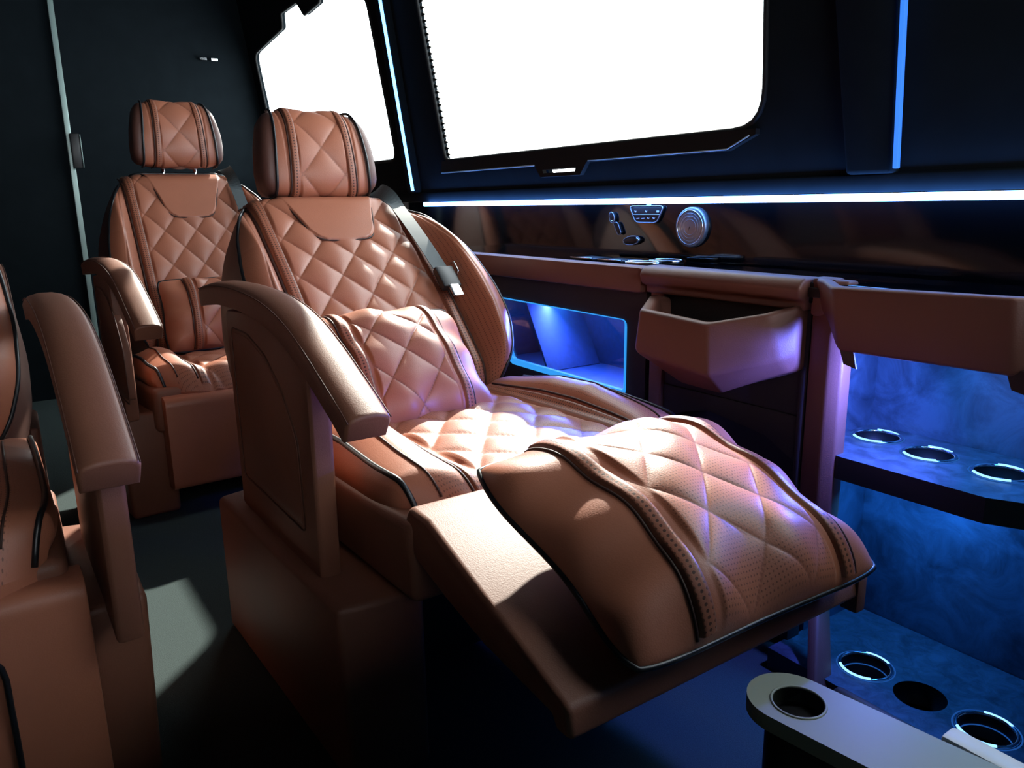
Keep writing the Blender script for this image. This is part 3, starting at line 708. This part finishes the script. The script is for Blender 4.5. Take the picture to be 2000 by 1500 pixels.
# pocket: faceted bin (rim polygon, mid polygon, bottom polygon)
def bin_mesh(par):
    rim = [(-1.335, 1.36, .775), (-1.335, 1.315, .785), (-1.265, 1.215, .765), (-1.06, 1.205, .757), (-.965, 1.275, .780), (-.93, 1.325, .795), (-.93, 1.36, .795)]
    mid = [(-1.335, 1.36, .68), (-1.335, 1.31, .69), (-1.27, 1.205, .668), (-1.045, 1.195, .650), (-.945, 1.295, .688), (-.93, 1.33, .70), (-.93, 1.36, .70)]
    bot = [(-1.335, 1.36, .64), (-1.32, 1.33, .655), (-1.17, 1.262, .600), (-1.06, 1.262, .598), (-.945, 1.325, .655), (-.93, 1.345, .665), (-.93, 1.36, .66)]
    inn = [(-1.31, 1.36, .775), (-1.31, 1.325, .783), (-1.252, 1.24, .764), (-1.068, 1.23, .757), (-.985, 1.292, .778), (-.955, 1.335, .793), (-.955, 1.36, .793)]
    inb = [(x, y+.01, .67) for x, y, z in inn]
    rows = [bot, mid, rim, inn, inb]; V = [(x-OX, y-OY, z) for r in rows for x, y, z in r]; F = []
    for r in range(4):
        for i in range(6): a = r*7+i; F.append((a, a+1, a+8, a+7))
    F.append(tuple(range(6, -1, -1))); F.append(tuple(range(28, 35)))
    return bevel_obj(new('pocket', V, F, 'console', par), .009, 3, 14)
bin_mesh(cab2)

# niche cabinet: post, valance, lit lining, shelf with cup holders, lower tray
cab3 = empty('bar_cabinet', (-.7, 1.45, 0), 0, 'open bar cabinet with blue-lit niche, brown leather post and faceted fascia at the right edge', 'cabinet')
OX = -.7
pp = [(-.918, 1.352), (-.868, 1.340), (-.842, 1.352), (-.842, 1.385), (-.918, 1.385)]
prism('post', [(x-OX, y-OY) for x, y in pp], 'z', .16, .848, 'console', cab3, bev=.006, seg=3)
v = [(-.868, 1.34, .16), (-.842, 1.34, .16), (-.842, 1.385, .16), (-.868, 1.385, .16), (-.79, 1.24, 0), (-.765, 1.24, 0), (-.765, 1.30, 0), (-.79, 1.30, 0)]
hexa('post_foot', [(a-OX, b-OY, c) for a, b, c in v], 'console', cab3, bev=.006)
cb('post_cap', (-.919, 1.344, .775), (-.865, 1.38, .852), 'console', par=cab3, bev=.008)
cb('post_right', (-.44, 1.352, .0), (-.38, 1.385, .846), 'console', par=cab3, bev=.008)
va = [(-.905, 1.350, .800), (-.835, 1.285, .722), (-.525, 1.285, .722), (-.44, 1.355, .80)]
# valance: facets from the post out to the front and back to the right post
rimt = [(-.92, 1.352, .850), (-.880, 1.322, .850), (-.842, 1.295, .842), (-.532, 1.290, .850), (-.47, 1.335, .850), (-.40, 1.352, .850)]
rimb = [(-.90, 1.352, .790), (-.868, 1.330, .770), (-.822, 1.297, .724), (-.520, 1.292, .728), (-.47, 1.335, .775), (-.40, 1.352, .80)]
V = []
for r_ in (rimt, rimb, [(x, y+.035, z) for x, y, z in rimb], [(x, y+.035, z) for x, y, z in rimt]): V += [(x-OX, y-OY, z) for x, y, z in r_]
F = [(r*6+i, r*6+i+1, ((r+1) % 4)*6+i+1, ((r+1) % 4)*6+i) for r in range(4) for i in range(5)]+[(0, 6, 12, 18), (5, 23, 17, 11)]
bevel_obj(new('fascia', V, F, 'console', cab3), .007, 3, 12)
# little torn lining tabs below the fascia ends
for (x, y, z) in ((-.812, 1.305, .722), (-.522, 1.300, .728)):
    v = [(x-.012, y, z+.01), (x+.016, y, z+.01), (x+.016, y+.004, z+.01), (x-.012, y+.004, z+.01), (x, y, z-.022), (x+.026, y, z-.028), (x+.026, y+.004, z-.028), (x, y+.004, z-.022)]
    hexa('lining_tab', [(a-OX, b-OY, c) for a, b, c in v], 'black', cab3, bev=0)
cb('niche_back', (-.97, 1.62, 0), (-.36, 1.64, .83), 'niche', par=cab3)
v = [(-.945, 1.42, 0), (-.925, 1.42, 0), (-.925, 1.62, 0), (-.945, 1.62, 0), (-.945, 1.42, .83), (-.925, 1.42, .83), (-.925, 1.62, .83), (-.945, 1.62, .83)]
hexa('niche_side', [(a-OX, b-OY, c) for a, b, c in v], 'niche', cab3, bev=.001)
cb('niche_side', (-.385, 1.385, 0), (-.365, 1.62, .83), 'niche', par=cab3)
cb('niche_top', (-.95, 1.34, .812), (-.38, 1.62, .832), 'darkconsole', par=cab3)
cb('niche_light', (-.86, 1.335, .800), (-.46, 1.35, .811), 'ledcyan', par=cab3, bev=.002)

def cup_board(name, outline, z0, z1, holes, r, mat_side, parent, OX, OY, rings, chm=.0):
    """board with round cup wells cut through and lit rings"""
    bm = bmesh.new(); ed = []
    lps = [outline]+[[(cx+r*math.cos(a), cy+r*math.sin(a)) for a in np.linspace(0, 2*math.pi, 40, endpoint=False)] for cx, cy in holes]
    for lp in lps:
        vs = [bm.verts.new((x-OX, y-OY, z1)) for x, y in lp]
        for i in range(len(vs)): ed.append(bm.edges.new((vs[i], vs[(i+1) % len(vs)])))
    bmesh.ops.triangle_fill(bm, use_beauty=True, use_dissolve=False, edges=ed)
    ex = bmesh.ops.extrude_face_region(bm, geom=list(bm.faces)); vs = [g for g in ex['geom'] if isinstance(g, bmesh.types.BMVert)]
    bmesh.ops.translate(bm, verts=vs, vec=(0, 0, z0-z1)); bmesh.ops.recalc_face_normals(bm, faces=bm.faces)
    me = bpy.data.meshes.new(name); bm.to_mesh(me); bm.free(); me.materials.append(M['tray']); me.materials.append(M[mat_side])
    for p in me.polygons: p.material_index = 0 if p.normal.z > .5 else 1
    o = bpy.data.objects.new(name, me); col.objects.link(o); o.parent = parent
    for k, (cx, cy) in enumerate(holes):
        dz = max(.035, z1-z0+.0)
        n = 32; ps = [(cx-OX+r*.985*math.cos(a), cy-OY+r*.985*math.sin(a)) for a in np.linspace(0, 2*math.pi, n, endpoint=False)]
        V = [(x, y, z1-.001) for x, y in ps]+[(x, y, z1-dz) for x, y in ps]
        F = [(i, (i+1) % n, n+(i+1) % n, n+i) for i in range(n)]+[tuple(range(n, 2*n))]
        new('cup_well', V, F, 'black', o)
        if rings[k]:
            cir = lambda rad, z: [(cx-OX+rad*math.cos(a), cy-OY+rad*math.sin(a), z) for a in np.linspace(0, 2*math.pi, 48, endpoint=False)]
            tube('chrome_ring', cir(r*1.03, z1+.001), .0035, 'chrome', o, closed=True)
            tube('outer_ring', cir(r*1.16, z1+.0005), .0014, 'ringdim', o, closed=True)
            for a0, a1 in ((R(60), R(120)), (R(225), R(312))):
                tube('lit_arc', [(cx-OX+r*1.04*math.cos(a), cy-OY+r*1.04*math.sin(a), z1+.003) for a in np.linspace(a0, a1, 16)], .0028, 'ring', o)
            tube('inner_ring', cir(r*.93, z1-.022), .0012, 'ringdim', o, closed=True)
    return o
shelf_out = [(-.932, 1.385), (-.905, 1.375), (-.880, 1.368), (-.835, 1.353), (-.560, 1.355), (-.470, 1.40), (-.39, 1.42), (-.39, 1.618), (-.932, 1.618)]
cup_board('cup_shelf', shelf_out, .455, .502, [(-.862, 1.535), (-.735, 1.505), (-.600, 1.500), (-.46, 1.51)], .045, 'black', cab3, OX, OY, [1, 1, 1, 1])
cb('shelf_light', (-.90, 1.52, .446), (-.45, 1.53, .454), 'ledcyan', par=cab3, bev=.002)
cup_board('cup_tray', [(-.928, 1.30), (-.38, 1.29), (-.38, 1.618), (-.928, 1.618)], .0, .05, [(-.765, 1.405), (-.648, 1.40), (-.525, 1.40)], .048, 'black', cab3, OX, OY, [1, 0, 1])

# glossy ledge over the console
led = struct(prism('trim_6', [(1.345, .842), (1.56, .842), (1.56, .80), (1.345, .80)], 'x', -2.6, FX1, 'piano', bev=.003))

# controls on the glossy panel
OYW = 1.555
def disc(name, x, z, r, y0, y1, mat, parent=None, n=48, rz=1.0, bev=.003):
    o = prism(name, [(r*math.cos(a), r*rz*math.sin(a)) for a in np.linspace(0, 2*math.pi, n, endpoint=False)], 'y', y0, y1, mat, parent, bev=bev); o.location = (x, 0, z); return o
sp = disc('speaker', -1.425, .934, .052, OYW-.014, OYW+.002, 'silver', bev=.005)
tag(sp, 'round brushed silver speaker cover on the glossy black side panel', 'speaker')
tube('rim_ring', [(.044*math.cos(a), OYW-.0145, .044*math.sin(a)) for a in np.linspace(0, 6.2832, 40, endpoint=False)], .0012, 'chrome', sp, closed=True)
for k, rr_ in enumerate((.036, .028, .020)):
    tube('grille_ring', [(rr_*math.cos(a), OYW-.0142, rr_*math.sin(a)) for a in np.linspace(0, 6.2832, 40, endpoint=False)], .0007, 'silver', sp, closed=True)
new('speaker_mark', [(-.004, OYW-.0155, -.010), (.001, OYW-.0155, -.002), (-.002, OYW-.0155, -.002), (.005, OYW-.0155, .010), (0, OYW-.0155, .002), (.003, OYW-.0155, .002)], [(0, 1, 4, 3, 2), (1, 5, 4)], 'seam', sp, smooth=False)
cp = [(-.052, .018), (.052, .018), (.050, .0), (.030, -.024), (-.030, -.024), (-.050, .0)]
cp = rprof([(-.054, .020), (.054, .020), (.034, -.023), (-.034, -.023)], .012, 6)
ctl = prism('control_panel', cp, 'y', OYW-.006, OYW+.002, 'black', bev=.001); ctl.location = (-1.595, 0, .968); ctl.scale = (1.25, 1, 1.05)
tag(ctl, 'small black climate control panel with silver outline beside the speaker', 'control panel')
tube('silver_outline', [(x, OYW-.007, z) for x, z in cp], .0016, 'silver', ctl, closed=True)
tube('divider_bar', [(-.043, OYW-.007, -.002), (.043, OYW-.007, -.002)], .0013, 'silver', ctl)
def icon(x, z, w, h, par, kind=0):
    y = OYW-.0072
    if kind == 0: box('icon', (x-w, y, z-h), (x+w, y+.001, z+h), 'icon', par, bev=0)
    elif kind == 1: prism('icon', [(x-w, z-h), (x+w, z-h*.4), (x+w, z+h*.3), (x-w, z)], 'y', y, y+.001, 'icon', par, bev=0)
    else: prism('icon', [(x-w, z+h), (x-w*.4, z+h), (x+w*.2, z), (x+w, z+h), (x+w*.4, z-h), (x-w*.2, z-h)], 'y', y, y+.001, 'icon', par, bev=0)
for x, k in ((-.034, 2), (0, 2), (.036, 0)): icon(x, .006, .0035, .0022, ctl, k)
for x, k in ((-.026, 1), (-.010, 1), (.007, 2), (.024, 2)): icon(x, -.0115, .0045, .0022, ctl, k)
icon(.008, .0235, .007, .0012, ctl, 0)
def switch(name, pts, loc, label, mat='black'):
    o = prism(name, [(x, z) for x, z in pts], 'y', OYW-.010, OYW+.002, mat, bev=.002); o.location = loc
    tube('chrome_edge', [(x*1.04, OYW-.009, z*1.04) for x, z in pts], .0013, 'silver', o, closed=True)
    tag(o, label, 'switch', 'seat adjustment switches on the side panel'); return o
el = lambda a, b, t, n=24: [(a*math.cos(q)*math.cos(t)-b*math.sin(q)*math.sin(t), a*math.cos(q)*math.sin(t)+b*math.sin(q)*math.cos(t)) for q in np.linspace(0, 6.2832, n, endpoint=False)]
s1 = switch('seat_switch', el(.010, .015, .3), (-1.735, 0, .957), 'smallest oval seat switch, uppermost left of the control panel')
tube('chrome_dot', [(.004, OYW-.012, -.009), (.006, OYW-.012, -.011)], .0022, 'chrome', s1)
s2 = switch('seat_switch', rprof([(-.018, .016), (0, .018), (.017, -.012), (.004, -.018)], .006), (-1.71, 0, .925), 'slanted backrest-shaped seat switch above the oval one')
s3 = switch('seat_switch', el(.033, .0115, .12), (-1.65, 0, .893), 'wide flat oval seat switch nearest the ledge, with chrome end')
tube('chrome_end', [(.024, OYW-.011, .008), (.031, OYW-.011, .003), (.028, OYW-.011, -.003)], .003, 'chrome', s3)
# flush chrome cup-holder lids and phone bezel on the ledge
def ledge_ring(x, y, a, b, mat, label, n=40):
    o = prism('cup_holder', [(a*math.cos(q), b*math.sin(q)) for q in np.linspace(0, 2*math.pi, n, endpoint=False)], 'z', .842, .850, 'black', bev=.001); o.location = (x, y, 0)
    tube('chrome_rim', [(a*math.cos(q), b*math.sin(q), .850) for q in np.linspace(0, 2*math.pi, n, endpoint=False)], .003, 'chrome', o, closed=True)
    return tag(o, label, 'cup holder', 'chrome rimmed cup holders in the glossy ledge')
ledge_ring(-1.445, 1.395, .055, .03, 'chrome', 'chrome rimmed cup holder in the glossy ledge above the cabinet joint, nearest the rail')
ledge_ring(-1.45, 1.485, .05, .038, 'chrome', 'chrome rimmed cup holder in the glossy ledge, behind the one nearest the rail')
for k, x in enumerate((-1.72, -1.60)):
    o = box('ledge_vent', (x-.05, 1.42, .842), (x+.045, 1.50, .847), 'black', bev=.002)
    box('chrome_lip', (x-.05, 1.418, .846), (x+.045, 1.424, .849), 'chrome', o, bev=.001)
    tag(o, 'flat black lid with thin chrome lip on the ledge, ' + ('farther from the cup holders' if k == 0 else 'next to the cup holders'), 'lid', 'flat lids in the glossy ledge')

# ================================================================== SEATS
RX, RY = -1.7, .86
b0, t0 = (-.03, .49), (-.585, 1.02)
main = make_seat('lounge_seat', (RX, RY, 0), 0, 1, 'fully reclined tan quilted leather seat with raised legrest in the centre', b0, t0, bparam(b0, t0), .66, .492, R(1.5), .66, .505, .60, 'out', (0, 0, R(10)))
b1, t1 = (-.20, .46), (-.55, 1.13)
rear = make_seat('lounge_seat', (-2.94, .743, 0), R(1.5), 1, 'upright tan leather seat in the rear row beside the dark rear wall strip', b1, t1, bparam(b1, t1), .49, .43, R(3), .30, .435, .27, 'in', (0, .018, R(4)), panel_front=.30)
nearl = make_seat('lounge_seat', (RX, -.305, 0), 0, -1, 'tan leather seat cropped by the left edge of the photo, with red-buttoned buckle', b1, t1, bparam(b1, t1), .60, .49, R(1), .385, .47, .35, 'wide', (0, 0, R(4)), belt=False)
rearl = make_seat('lounge_seat', (-2.93, -.384, 0), 0, -1, 'tan leather rear seat at the left edge, only its armrest end showing', b1, t1, bparam(b1, t1), .49, .43, R(3), .30, .435, .27, 'in', (0, 0, R(4)), panel_front=.30, belt=False)
# buckle on the near left seat
bk = box('buckle', (-.02, -.02, -.03), (.02, .02, .03), 'white', nearl, bev=.006); bk.location = (.05, .20, .62); bk.rotation_euler = (.2, .3, 0)
box('red_button', (-.012, -.012, .029), (.012, .012, .034), 'red', bk, bev=.002)
tube('chrome_slot', [(-.015, -.015, .031), (.015, -.015, .031)], .003, 'chrome', bk)

# ================================================================== PILLOWS
pillow('lumbar_pillow', [(-1.50, .580, .490), (-1.50, .995, .490), (-1.785, 1.010, .735), (-1.785, .585, .735)], .085, (.125, .15, .010),
       'tan quilted leather pillow leaning on the backrest of the reclined seat', strips=(-.60, .54), seed=3, perf=0)
pillow('lumbar_pillow', [(-3.03, .525, .47), (-3.04, .905, .47), (-3.16, .90, .74), (-3.15, .53, .74)], .075, (.125, .15, .010),
       'tan quilted leather pillow on the rear seat, half hidden by the reclined seat', strips=(-.42, .58), seed=7, perf=0)
pillow('legrest_pillow', [(-.975, .572, .604), (-.975, 1.070, .604), (-.580, 1.110, .432), (-.605, .588, .424)], -.095, (.115, .14, .006),
       'large perforated quilted tan pillow lying on the raised legrest', strips=(-.52, .62), seed=5, wr=1.3)

# ================================================================== NEAR FOLD-DOWN ARMREST
ar = empty('fold_down_armrest', (-.35, .68, -.04), 0, 'pale grey armrest with round cup well at the bottom right corner', 'armrest')
def armtop():
    L = Vector((.131, .018)).normalized(); q = Vector((-L.y, L.x)); c0 = Vector((-.533, .802)); W_ = .0555; pts = []
    for a in np.linspace(math.pi/2, 3*math.pi/2, 20): pts.append(c0+L*(math.cos(a)*W_)+q*(math.sin(a)*W_))
    pts += [c0+L*1.0-q*W_, c0+L*1.0+q*W_]
    return [(p.x+.35, p.y-.68) for p in pts], c0
tp, c0 = armtop()
hole = [(c0.x+.35+.012+.034*math.cos(a), c0.y-.68+.034*math.sin(a)) for a in np.linspace(0, 2*math.pi, 36, endpoint=False)]
bm = bmesh.new(); ed = []
for lp in (tp, hole):
    vs = [bm.verts.new((x, y, .40)) for x, y in lp]
    for i in range(len(vs)): ed.append(bm.edges.new((vs[i], vs[(i+1) % len(vs)])))
bmesh.ops.triangle_fill(bm, use_beauty=True, use_dissolve=False, edges=ed)
ex = bmesh.ops.extrude_face_region(bm, geom=list(bm.faces)); vs = [g for g in ex['geom'] if isinstance(g, bmesh.types.BMVert)]
bmesh.ops.translate(bm, verts=vs, vec=(0, 0, -.022)); bmesh.ops.recalc_face_normals(bm, faces=bm.faces)
me = bpy.data.meshes.new('armrest_top'); bm.to_mesh(me); bm.free(); me.materials.append(M['grey'])
at_ = bpy.data.objects.new('armrest_top', me); col.objects.link(at_); at_.parent = ar
n = len(hole); V = [(x, y, .399) for x, y in hole]+[(x, y, .34) for x, y in hole]
new('cup_well', V, [(i, (i+1) % n, n+(i+1) % n, n+i) for i in range(n)]+[tuple(range(n, 2*n))], 'black', at_)
tube('well_rim', [(x, y, .400) for x, y in hole], .002, 'grey', at_, closed=True)
prism('housing', [(x+.03, .122+(y-.122)*.92) for x, y in tp], 'z', .26, .379, 'black', ar, bev=.02)
box('side_rail', (-.17, .192, .34), (.9, .212, .392), 'black', ar, bev=.006)
box('sun_painted_rail', (-.035, .214, .35), (.9, .246, .396), 'sunpaint', ar, bev=.006)  # sunlit look is put into the rail's colour
box('cross_link', (-.02, .10, .30), (.9, .23, .36), 'black', ar, bev=.006)
box('support_leg', (.0, .03, .04), (.5, .16, .30), 'black', ar, bev=.01)
